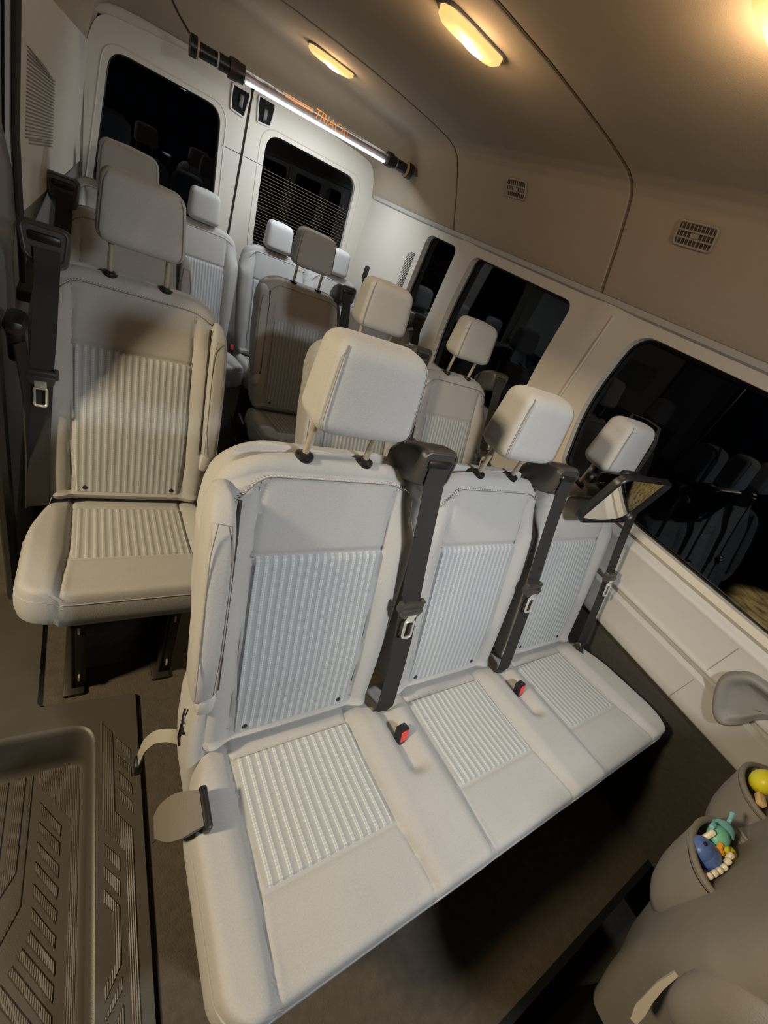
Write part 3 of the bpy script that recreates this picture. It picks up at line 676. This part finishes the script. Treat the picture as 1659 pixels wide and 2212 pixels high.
def prof_at(t):
    A_ = np.array(PR) * (1 - t) + np.array(PE) * t; L = np.linspace(0, len(A_) - 1, 53)
    h = np.stack([np.interp(L, range(len(A_)), A_[:, k]) for k in (0, 1)], 1)
    m_ = h[::-1][1:].copy(); m_[:, 0] = -.14 - m_[:, 0]; return np.concatenate([h, m_])
def side_in(y): return float(smooth((y - 2.15) / .6))
rows = []
for y in yy:
    t = float(smooth((y - 2.38) / .36)); A_ = prof_at(t); A_ = A_.copy()
    if t < 1: A_[:, 0] = -.07 + (A_[:, 0] + .07) * (1 - (1 - t) * 0)
    d = seamdip(y); cx, cz = -.07, 1.3; v = A_ - np.array([cx, cz]); v /= np.linalg.norm(v, axis=1)[:, None]
    A_ = A_ + v * d; rows.append([(a, y, b_) for a, b_ in A_])
P = np.array(rows).transpose(1, 0, 2); o = MB().grid(P).build('ceiling', M['liner'], None, True, 70); tag(o, kind='structure')
# outer skin so that no light leaks in from above
Q = P.copy(); c_ = np.array([-.07, 0, 1.3]); dv = Q - c_; dv[..., 1] = 0; dv /= np.linalg.norm(dv, axis=2)[..., None]; Q = Q + dv * .03
MB().grid(Q).build('roof_skin', M['seamdark'], o, True, 70)
for c in (.80, 1.85, -.45):
    A_ = prof_at(0); v = A_ - np.array([-.07, 1.3]); v /= np.linalg.norm(v, axis=1)[:, None]; A_ = A_ + v * .0035
    MB().tube([(a, c, b_) for a, b_ in A_], .0028, 6).build('panel_seam', plain('liner_seam', (.16, .12, .08), .9), o)

# ceiling lamps
lamp_mat = emit('lamp_lens', (1., .52, .17), 1.3, (.3, .22, .12)); bulb_mat = emit('lamp_bulb', (1., .85, .6), 9.0)
def lamp(x, y, z, label, power):
    r = empty('ceiling_lamp', (x, y, z), label, 'lamp', 'oval ceiling lamps')
    ol = rrect(-.105, .105, -.030, .030, .029, 8); rows = []
    for s_, h in [(1.0, .004), (1.0, -.003), (.97, -.014), (.88, -.021), (.6, -.025), (.02, -.026)]:
        rows.append([((.105 - .03) * np.sign(a) * 0 + a * (s_ if s_ < .9 else 1 - (1 - s_) * .3), b_ * s_, h) for a, b_ in ol])
    mb = MB().grid(np.array(rows).transpose(1, 0, 2), closed_u=True); mb.build('lens', lamp_mat, r, True, 60)
    mb = MB().tube([(a * 1.04, b_ * 1.12, -.001) for a, b_ in ol], .004, 8, closed=True); mb.build('bezel', M['trim_grey'], r)
    mb = MB().ball((.015, 0, -.0262), 1, 18, (.036, .013, .004)); mb.build('bulb_window', bulb_mat, r)
    l = bpy.data.lights.new('lamp_light', 'POINT'); l.shadow_soft_size = .025; l.energy = power; l.color = (1., .66, .36)
    lo = bpy.data.objects.new('lamp_light', l); COL.objects.link(lo); lo.parent = r; lo.location = (0, 0, -.062)
    return r
lamp(-.03, .975, 1.826, 'glowing oval ceiling lamp cut by the top edge of the photo', 1.5)
lamp(.02, 2.10, 1.826, 'small glowing oval ceiling lamp nearest the back doors', 1.3)
lamp(0.02, .215, 1.826, 'ceiling lamp at the upper right corner of the photo', 2.2)
sl = MB().rbox((.15, .008, .006), (.005, 2.53, 1.80), .002).build('roof_slot', emit('slot_tan', (1, .6, .25), .0, (.8, .6, .35)), None); tag(sl, 'thin bright strip on the roof behind the rear ceiling lamp', 'trim strip')  # pale tan strip, emission off

M['liner2'] = plain('vent_plastic', (.36, .31, .24), .5); M['ventdark'] = plain('vent_cavity', (.06, .045, .03), .7)
def vent(y, label):
    # slope of the liner between (.70,1.645) and (.655,1.72)
    px, pz = .660, 1.711; ang = math.atan2(.075, -.045)
    r = empty('air_vent', (px, y, pz), label, 'air vent', 'roof air vents')
    r.rotation_euler = (0, 0, 0)
    nx, nz = -.86, -.51   # inward normal
    ux, uz = -.51, .86    # up along the slope
    fn = lambda u, v, h: (ux * v + nx * h, u, uz * v + nz * h)
    ol = rrect(-.062, .062, -.030, .030, .010, 5)
    MB().tube([fn(a, b_, .004) for a, b_ in ol], .0035, 8, closed=True).build('vent_frame', M['liner2'], r)
    MB().prism(ol, -.004, .0045, fn).build('vent_cavity', M['ventdark'], r, False)
    s_ = MB()
    for k in range(2): s_.prism(rrect(-.058, .058, -.0115 + k * .019, -.0075 + k * .019, .001, 1), .0, .0085, fn)
    for k in range(-4, 5): s_.prism(rrect(k * .0125 - .001, k * .0125 + .001, -.027, .027, .0005, 1), -.001, .0062, fn)
    s_.prism(rrect(-.012, .012, -.006, .006, .003, 3), .0, .0095, fn)
    s_.build('vent_slats', M['liner2'], r, False); return r

vent(1.38, 'small slatted air vent in the roof side, the farther of two')
vent(.535, 'larger-looking slatted air vent in the roof side nearest the viewer')

# ------------------------------------------------------------------ back doors
YD = 2.745
def wallB(u, v, h): return (u, YD + h, v)
Lw = quadpoly([(-.815, .93), (-.215, .93), (-.238, 1.10), (-.262, 1.505), (-.755, 1.500), (-.785, 1.2)], [.05, .05, .3, .075, .075, .3])
Rw = quadpoly([(.02, .93), (.62, .93), (.597, 1.14), (.570, 1.530), (-.018, 1.517), (.0, 1.2)], [.05, .05, .3, .085, .085, .3])
dL = quadpoly([(-.87, .06), (-.137, .06), (-.137, 1.650), (-.45, 1.640), (-.80, 1.60), (-.845, 1.47)], [.01, .01, .01, .1, .1, .05])
dR = quadpoly([(.72, .06), (-.123, .06), (-.123, 1.650), (.35, 1.70), (.64, 1.66), (.715, 1.47)], [.01, .01, .01, .1, .1, .05])
for nm, dd, ww, hx, gx in (('door_1', dL, Lw, -.182, 1), ('door_2', dR, Rw, -.052, -1)):
    o = plate(nm, dd, [ww], wallB, .05, M['trim'], None, .09); tag(o, kind='structure')
    wi = MB().prism([(a, b_) for a, b_ in rrect(min(p[0] for p in ww) - .02, max(p[0] for p in ww) + .02, min(p[1] for p in ww) - .02, max(p[1] for p in ww) + .02, .04)], .036, .040, wallB)
    g = wi.build('window_%d' % (4 if nm == 'door_1' else 5), M['glass'], None, False); tag(g, kind='structure')
    MB().tube([(a, YD + .034, b_) for a, b_ in ww], .007, 6, closed=True).build('window_seal', M['black'], g)
    # raised frame round the window
    cx = sum(p[0] for p in ww) / len(ww); cz = sum(p[1] for p in ww) / len(ww)
    MB().tube([(cx + (a - cx) * 1.10, YD + .001, cz + (b_ - cz) * 1.07) for a, b_ in ww], .0045, 6, closed=True).build('window_surround', M['trim'], o)
    MB().rbox((.11 if gx > 0 else .12, .002, .0025), (hx - .0 * gx, YD - .0005, 1.36), 0).build('panel_joint', M['seamdark'], o)
    # latch bezel: bright metal surround with black inside
    hb = [(hx - .040, 1.525), (hx + .030 * 1, 1.517), (hx + .042, 1.60), (hx + .042, 1.625), (hx - .046, 1.625), (hx - .046, 1.58)]
    if gx < 0: hb = [(2 * hx - a, b_ + .015) for a, b_ in hb]
    hh = MB().prism(quadpoly(hb, .008, 3), -.008, .0, wallB).build('door_latch', plain('latch_recess', (.012, .012, .012), .85, spec=.1), o, False)
    MB().tube([(a, YD - .008, b_) for a, b_ in quadpoly(hb, .008, 3)], .0046, 6, closed=True).build('latch_surround', plain('bright_bezel', (.85, .83, .80), .3, .2), hh)
    MB().rbox((.022, .012, .055), (hx + .004, YD - .012, 1.575), .004).build('latch_lever', M['charcoal'], hh)
o = MB().rbox((.022, .02, 1.62), (-.130, YD + .022, .86), .0).build('trim_6', M['seamdark'], None, False); tag(o, kind='structure')
# fine lines of the demister on the right back window
dm = MB()
for i in range(24):
    z = .97 + i * .0165; dm.add([(.01, YD + .033, z), (.60, YD + .033, z), (.60, YD + .033, z + .0011), (.01, YD + .033, z + .0011)], [(0, 1, 2, 3)])
o = dm.build('trim_7', plain('demister_wire', (.35, .25, .16), .6), None, False); tag(o, kind='structure')
# dark surrounds joining doors with side walls
o = plate('wall_back', [(-1.02, -.02), (.90, -.02), (.90, 1.86), (-1.02, 1.86)], [[(-.86, .05), (.71, .05), (.71, 1.45), (.64, 1.62), (.35, 1.69), (-.13, 1.645), (-.45, 1.635), (-.80, 1.59), (-.845, 1.46)]], lambda u, v, h: (u, YD + .012 + h, v), .05, M['trim'], None, .2); tag(o, kind='structure')

# ------------------------------------------------------------------ light bar across the rear
bar = empty('light_bar', (.1, 2.30, 1.648), 'clear tube light bar with black foam ends hung across the roof by the back doors', 'light bar')
def loc_bar(pts): return [(x - .1, y - 2.30, z - 1.648) for x, y, z in pts]
def barpt(x): return (x, 2.30, 1.632 + (x + .275) * .033)
def seg(x0, x1, r, mat, name, n=16, ex=0): return MB().tube(loc_bar([barpt(x0), barpt(x1)]), r, n).build(name, mat, bar)
seg(-.275, .50, .021, M['acrylic'], 'clear_tube', 24)
ledm = emit('led_strip', (.80, .90, 1.0), 7.0)
mb = MB()
for i in range(58):
    x = -.262 + i * .0129; p = barpt(x + .006); mb.rbox((.0112, .018, .010), (p[0] - .1, p[1] - 2.30 - .014, p[2] - 1.648 - .020), .001, seg=1)
mb.build('led_strip', ledm, bar, False)
MB().rbox((.78, .012, .012), (.012, 0, -.0), .003, Matrix.Rotation(-.033, 3, 'Y')).build('reflector', plain('bar_back', (.10, .06, .05), .3), bar)
seg(-.49, -.465, .036, M['black'], 'end_disc'); seg(-.465, -.457, .034, plain('tan_ring', (.60, .42, .22), .5), 'tan_ring')
seg(-.457, -.385, .025, M['black'], 'foam_grip'); seg(-.385, -.378, .027, M['thread'], 'pale_ring'); seg(-.378, -.33, .028, M['black'], 'foam_grip')
seg(-.335, -.30, .037, plain('dark_maroon', (.03, .012, .012), .5), 'clamp'); seg(-.30, -.272, .034, M['black'], 'clamp')
seg(.50, .53, .034, M['black'], 'clamp'); seg(.53, .555, .028, M['black'], 'clamp'); seg(.555, .56, .027, M['thread'], 'pale_ring'); seg(.56, .625, .025, M['black'], 'foam_grip')
seg(.625, .635, .034, bpy.data.materials['tan_ring'], 'tan_ring'); seg(.635, .665, .037, M['black'], 'end_disc')
MB().rbox((.035, .03, .035), (.58, -.03, .025), .005).build('wall_clip', plain('clip_dark', (.05, .035, .02), .5), bar)
# lettering on the tube
orange = plain('orange_print', (.95, .45, .14), .5)
fc = bpy.data.curves.new('bar_text', 'FONT'); fc.body = 'TRIACN'; fc.size = .052; fc.extrude = .0006; fc.align_x = 'LEFT'; fc.shear = .2
to = bpy.data.objects.new('bar_lettering', fc); COL.objects.link(to); dg = bpy.context.evaluated_depsgraph_get()
me = bpy.data.meshes.new_from_object(to.evaluated_get(dg)); bpy.data.objects.remove(to)
me.materials.clear(); me.materials.append(orange); to = bpy.data.objects.new('bar_lettering', me); COL.objects.link(to); to.parent = bar
to.rotation_euler = (PI / 2 - .12, .033, 0); to.location = (-.045, -.0235, -.008)
mb = MB().rbox((.15, .001, .004), (-.125, -.0215, .010), 0, Matrix.Rotation(-.033, 3, 'Y')); mb.rbox((.14, .001, .004), (-.12, -.0225, .001), 0, Matrix.Rotation(-.033, 3, 'Y')); mb.build('bar_stripes', orange, bar, False)
l = bpy.data.lights.new('led_light', 'AREA'); l.shape = 'RECTANGLE'; l.size = .75; l.size_y = .02; l.energy = 9.0; l.color = (.86, .93, 1.0)
lo = bpy.data.objects.new('led_light', l); COL.objects.link(lo); lo.parent = bar; lo.location = (.012, -.02, -.032); lo.rotation_euler = (math.radians(18), 0, 0)
cord = MB().tube([(-.495, 2.30, 1.655), (-.54, 2.28, 1.685), (-.60, 2.22, 1.73), (-.66, 2.16, 1.775)], .004, 6).build('bungee_cord', M['seamdark'], None); tag(cord, 'thin dark cord running up from the left end of the light bar', 'cord')
MB().rbox((.04, .03, .03), (-.665, 2.16, 1.785), .01).build('cord_hook', plain('hook_red', (.12, .02, .015), .4), cord)

# ------------------------------------------------------------------ baby mirror on the far headrest
bmx = empty('baby_mirror', (.496, .10, 1.03), 'black-framed baby mirror strapped to the far headrest of the nearest bench', 'mirror')
R = Matrix.Rotation(math.radians(9), 3, 'X')
def mfn(u, v, h): p = R @ Vector((u, -.0 + h + .05 * (u * u) * 4 * 0, v)); return (p.x, p.y, p.z)
ol = rrect(-.158, .158, -.092, .092, .035, 7)
rows = []
for s_, h in [(1.0, .012), (1.0, -.004), (.985, -.010), (.955, -.011), (.93, -.006), (.92, .0)]:
    rows.append([mfn(a * (1 - (1 - s_) * .7), b_ * (1 - (1 - s_) * 1.25), h + .35 * a * a) for a, b_ in ol])
MB().grid(np.array(rows).transpose(1, 0, 2), closed_u=True).build('mirror_frame', M['black'], bmx, True, 60)
gx = np.linspace(-.150, .150, 31); gz = np.linspace(-.084, .084, 17); P = np.array([[mfn(a, b_, .35 * a * a + .0) for b_ in gz] for a in gx])
keepm = MB().grid(P); keepm.build('mirror_glass', M['mirror'], bmx)
P = np.array([[mfn(a, b_, .35 * a * a + .012) for b_ in gz] for a in gx]); MB().grid(P).build('mirror_back', M['black'], bmx)
mb = MB(); mb.ribbon([(-.11, .07, .035), (-.05, .055, .045), (.05, .05, .05), (.12, .08, .05), (.16, .12, .06)], .030, .006, (0, 0, 1)); mb.rbox((.09, .03, .035), (.02, .05, .06), .012); mb.rbox((.05, .03, .03), (-.10, .085, .02), .01)
mb.build('mirror_mount', M['black'], bmx)
mb = MB().ribbon([(.068, .062, .055), (.070, .068, .10), (.070, .078, .16), (.070, .10, .205), (.070, .14, .208), (.070, .19, .20), (.070, .19, .10)], .016, .003, (1, 0, 0)); mb.build('mirror_strap', M['webbing'], bmx)

# ------------------------------------------------------------------ front seat with back pockets and toys
fs = empty('front_seat', (.30, -.75, -.28), 'back of the driver-side front seat in a grey cover with toy pockets, lower right', 'seat')
fo = Vector((-.30, .75, .28))
def infs(mb, name, mat, parent=None, sm=True, ang=60):
    mb.v = [tuple(Vector(p) + fo) for p in mb.v]; return mb.build(name, mat, parent or fs, sm, ang)
rows = []; N = 90
for z, xl0, d, yc in [(.20, .16, .05, -.76), (.30, .13, .075, -.745), (.42, .09, .09, -.725), (.50, .06, .098, -.712), (.60, .01, .102, -.705), (.66, -.02, .102, -.703), (.72, -.045, .10, -.702), (.80, -.05, .095, -.702), (.90, -.04, .09, -.70), (.98, -.02, .08, -.705), (1.03, .02, .06, -.71), (1.06, .10, .04, -.715)]:
    w = (.60 - xl0) / 2; x, y_ = loop_pts(w, N, 4.5, .1)
    fold = .005 * np.sin(x * 31 + z * 9) * smooth((.75 - z) / .2) * (y_ > 0)
    rows.append(np.stack([x + .60 - w, yc + y_ * d + fold, z + 0 * x], 1))
P = np.array(rows).transpose(1, 0, 2)
# resample for smoothness
Z = np.linspace(0, len(rows) - 1, 60); PP = np.zeros((N, 60, 3))
for k in range(3):
    for i in range(N): PP[i, :, k] = np.interp(Z, range(len(rows)), P[i, :, k])
mb = MB().grid(PP, closed_u=True); mb.f.append(tuple(i * 60 for i in range(N))); mb.f.append(tuple(i * 60 + 59 for i in range(N)))
cov = infs(mb, 'seat_back', M['cover'])
def pocket(cx, ry, rim_z, wx, dy, yc=-.598):
    rows = []; n = 40; lv_ = [(1.0, 0, 0), (1.03, -.004, .4), (1.0, -.03, .4), (.96, -.07, .3), (.88, -.11, .15), (.72, -.15, .0), (.4, -.19, -.1)]
    for s_, dz, _ in lv_:
        rows.append([(cx + wx * s_ * math.cos(a) * (1 + .04 * math.sin(3 * a + dz * 40)), yc + (dy * s_ * max(math.sin(a), -.25) if True else 0) + dz * .12, rim_z + dz + .012 * math.cos(a) * (dz == 0)) for a in np.linspace(0, 2 * PI, n, endpoint=False)])
    # inner wall
    for s_, dz in [(.93, -.002), (.92, -.03), (.85, -.07)]:
        rows.insert(0, [(cx + wx * s_ * math.cos(a), yc + dy * s_ * max(math.sin(a), -.25) + dz * .12, rim_z + dz) for a in np.linspace(0, 2 * PI, n, endpoint=False)])
    mb = MB().grid(np.array(rows).transpose(1, 0, 2), closed_u=True); mb.f.append(tuple(i * len(rows) + len(rows) - 1 for i in range(n))); mb.f.append(tuple(i * len(rows) for i in range(n)))
    p_ = infs(mb, 'pocket', M['cover'])
    rim = MB().tube([(cx + wx * .97 * math.cos(a), yc + dy * .97 * max(math.sin(a), -.25), rim_z + .002) for a in np.linspace(0, 2 * PI, 40, endpoint=False)], .006, 8, closed=True)
    infs(rim, 'pocket_rim', M['cover'], p_)
pocket(.205, 0, .700, .098, .066); pocket(.500, 0, .715, .098, .072)
# round bolster sewn low on the aisle side of the cover
mb = MB().ball((-.020, -.69, .70), 1, 24, (.040, .05, .12)); infs(mb, 'side_bolster', M['cover'])
mb = MB().rbox((.62, .50, .16), (.285, -1.0, .12), .05, seg=4); infs(mb, 'seat_cushion', M['black'])
mb = MB(); zz_ = [(.004, -.650, .620), (-.008, -.655, .585), (-.014, -.665, .55), (-.016, -.675, .52), (-.02, -.685, .495)]; mb.ribbon(zz_, [.006, .010, .012, .016, .010], .006, (0, 1, .3)); infs(mb, 'torn_edge', plain('torn_foam', (.50, .47, .40), .9))
mb = MB().rbox((.40, .30, .46), (.285, -.95, -.05), .03); infs(mb, 'seat_base', M['black'])

T = lambda n, c, r=.35: plain(n, c, r)
TB, TM, TY, TO, TW, TL, TG = T('toy_blue', (.10, .19, .55)), T('toy_mint', (.22, .68, .50)), T('toy_yellow', (.80, .75, .03)), T('toy_orange', (.95, .42, .03)), T('toy_white', (.92, .88, .74)), T('toy_pale_blue', (.25, .62, .68), .6), T('toy_olive', (.33, .34, .02))
whale = MB().ball((.182, -.572, .690), 1, 22, (.036, .026, .026), Matrix.Rotation(.5, 3, 'Y')); whale.ball((.166, -.560, .700), 1, 20, (.024, .022, .022)); whale.ball((.205, -.59, .682), 1, 16, (.02, .014, .016))
whale = whale.build('toy_whale', TB, None); tag(whale, 'round blue plastic toy with a black eye in the pocket of the grey seat cover', 'toy')
MB().ball((.158, -.5545, .7205), .0035, 10).build('eye', M['black'], whale)
MB().rbox((.028, .008, .006), (.150, -.588, .686), .003).build('mouth', T('toy_lilac', (.45, .36, .55)), whale)
te = MB()
for i, p in enumerate([(.126, -.579, .690), (.122, -.588, .694), (.134, -.590, .699), (.147, -.592, .703), (.160, -.594, .707), (.173, -.595, .711), (.187, -.593, .716), (.198, -.590, .721)]):
    te.rbox((.013, .010, .013), p, .004, Matrix.Rotation(i * .4, 3, 'Y'), 3)
te = te.build('toy_teeth', TW, None); tag(te, 'curved row of white plastic teeth below the blue toy in the seat pocket', 'toy')
tt = MB().ball((.222, -.565, .712), 1, 20, (.024, .019, .018)); tt = tt.build('toy_turtle', TM, None); tag(tt, 'mint green ribbed toy with a white collar behind the blue toy', 'toy')
MB().rbox((.010, .010, .030), (.192, -.552, .716), .004, Matrix.Rotation(.6, 3, 'Y')).build('collar', TW, tt); MB().rbox((.016, .008, .010), (.208, -.545, .728), .003).build('flipper', TL, tt)
be = MB().tube([(.245, -.563, .716), (.254, -.562, .722), (.260, -.560, .727)], [.020, .016, .005], 14); be.tube([(.260, -.560, .727), (.272, -.556, .734), (.280, -.554, .737)], [.004, .0035, .005], 8)
be = be.build('toy_bell', TL, None); tag(be, 'pale blue cone-shaped toy with a stem at the top of the seat pocket', 'toy')
du = MB().ball((.214, -.582, .710), 1, 14, (.012, .010, .010)); du.ball((.224, -.592, .702), 1, 14, (.018, .014, .015)); du = du.build('toy_duck', TY, None); tag(du, 'small yellow toy duck between the mint toy and the white teeth', 'toy')
MB().tube([(.200, -.570, .722), (.194, -.574, .716), (.196, -.582, .711), (.206, -.585, .712)], [.004, .005, .005, .003], 8).build('beak', TO, du)
ye = MB().ball((.476, -.562, .740), 1, 18, (.030, .025, .030)).build('toy_ball', TY, None); tag(ye, 'bright yellow toy in the farther seat pocket, cut by the right edge', 'toy')
bl = MB().rbox((.030, .016, .014), (.428, -.578, .728), .003, Matrix.Rotation(.4, 3, 'Z')).build('toy_block', T('wood_pale', (.80, .55, .28), .6), None); tag(bl, 'pale wooden block in the farther seat pocket', 'toy')

# floor vent seen under the single seat
fv = empty('floor_vent', (-.70, .98, .0), 'slotted dark vent on the floor under the single seat', 'vent')
MB().rbox((.16, .11, .05), (0, 0, .025), .01).build('vent_body', M['charcoal'], fv)
mb = MB()
for k in range(5): mb.rbox((.012, .004, .034), (-.05 + k * .025, -.056, .025), .001)
mb.build('vent_slots', M['black'], fv)

# ------------------------------------------------------------------ outside
gm, nt, b = new_mat('dry_ground'); tc = nt.nodes.new('ShaderNodeTexCoord'); n = nt.nodes.new('ShaderNodeTexNoise'); n.inputs['Scale'].default_value = 5; n.inputs['Detail'].default_value = 8
nt.links.new(tc.outputs['Object'], n.inputs['Vector']); cr = nt.nodes.new('ShaderNodeValToRGB'); cr.color_ramp.elements[0].position = .38; cr.color_ramp.elements[0].color = (.20, .13, .05, 1); cr.color_ramp.elements[1].position = .56; cr.color_ramp.elements[1].color = (.55, .42, .20, 1)
nt.links.new(n.outputs['Fac'], cr.inputs[0]); nt.links.new(cr.outputs[0], b.inputs['Base Color']); b.inputs['Roughness'].default_value = .95
o = MB().prism([(-9, -9), (9, -9), (9, 9), (-9, 9)], -.62, -.60).build('ground', gm, None, False); tag(o, kind='structure')
# ------------------------------------------------------------------ lights
def area(name, loc, target, size, power, col, sy=None):
    l = bpy.data.lights.new(name, 'AREA'); l.size = size; l.energy = power; l.color = col
    if sy: l.shape = 'RECTANGLE'; l.size_y = sy
    o = bpy.data.objects.new(name, l); COL.objects.link(o); o.location = loc
    o.rotation_euler = (Vector(target) - Vector(loc)).to_track_quat('-Z', 'Y').to_euler(); return o
area('cab_dome_light', (-.05, -.95, 1.70), (-.03, 0, .68), .14, 7.9, (.97, .985, 1.)).data.spread = math.radians(125)
area('porch_light', (-2.3, .15, 1.75), (-.6, .1, .5), .2, 44, (1., .80, .52))
l = bpy.data.lights.new('yard_light', 'SPOT'); l.energy = 900; l.color = (1., .80, .48); l.spot_size = math.radians(68); l.spot_blend = .12; l.shadow_soft_size = .05
o = bpy.data.objects.new('yard_light', l); COL.objects.link(o); o.location = (6.9, -1.45, 2.2)
w = bpy.data.worlds.new('night'); bpy.context.scene.world = w; w.use_nodes = True
w.node_tree.nodes['Background'].inputs[0].default_value = (.25, .4, .7, 1); w.node_tree.nodes['Background'].inputs[1].default_value = .004

# ------------------------------------------------------------------ camera
RM = [[0.8122754222479087, -0.43344904216485797, 0.3902954858288126], [0.013807197318495518, -0.6546694616751714, -0.7557891619043959], [0.5831106239078394, 0.6192978474016427, -0.5257871969623278]]
cd = bpy.data.cameras.new('camera'); co = bpy.data.objects.new('camera', cd); COL.objects.link(co)
X = Vector(RM[0]); Y = -Vector(RM[1]); Zc = -Vector(RM[2])
co.matrix_world = Matrix.Translation((-0.7991, -0.35953, 1.3673)) @ Matrix((X, Y, Zc)).transposed().to_4x4()
cd.sensor_fit = 'VERTICAL'; cd.sensor_height = 36; cd.sensor_width = 27; cd.lens = 36 * 885.5145 / 2212; cd.clip_start = .02; cd.clip_end = 60
sc = bpy.context.scene; sc.camera = co
sc.view_settings.view_transform = 'Standard'; sc.view_settings.look = 'None'; sc.view_settings.gamma = 1; sc.view_settings.use_curve_mapping = False
sc.view_settings.exposure = 0.0
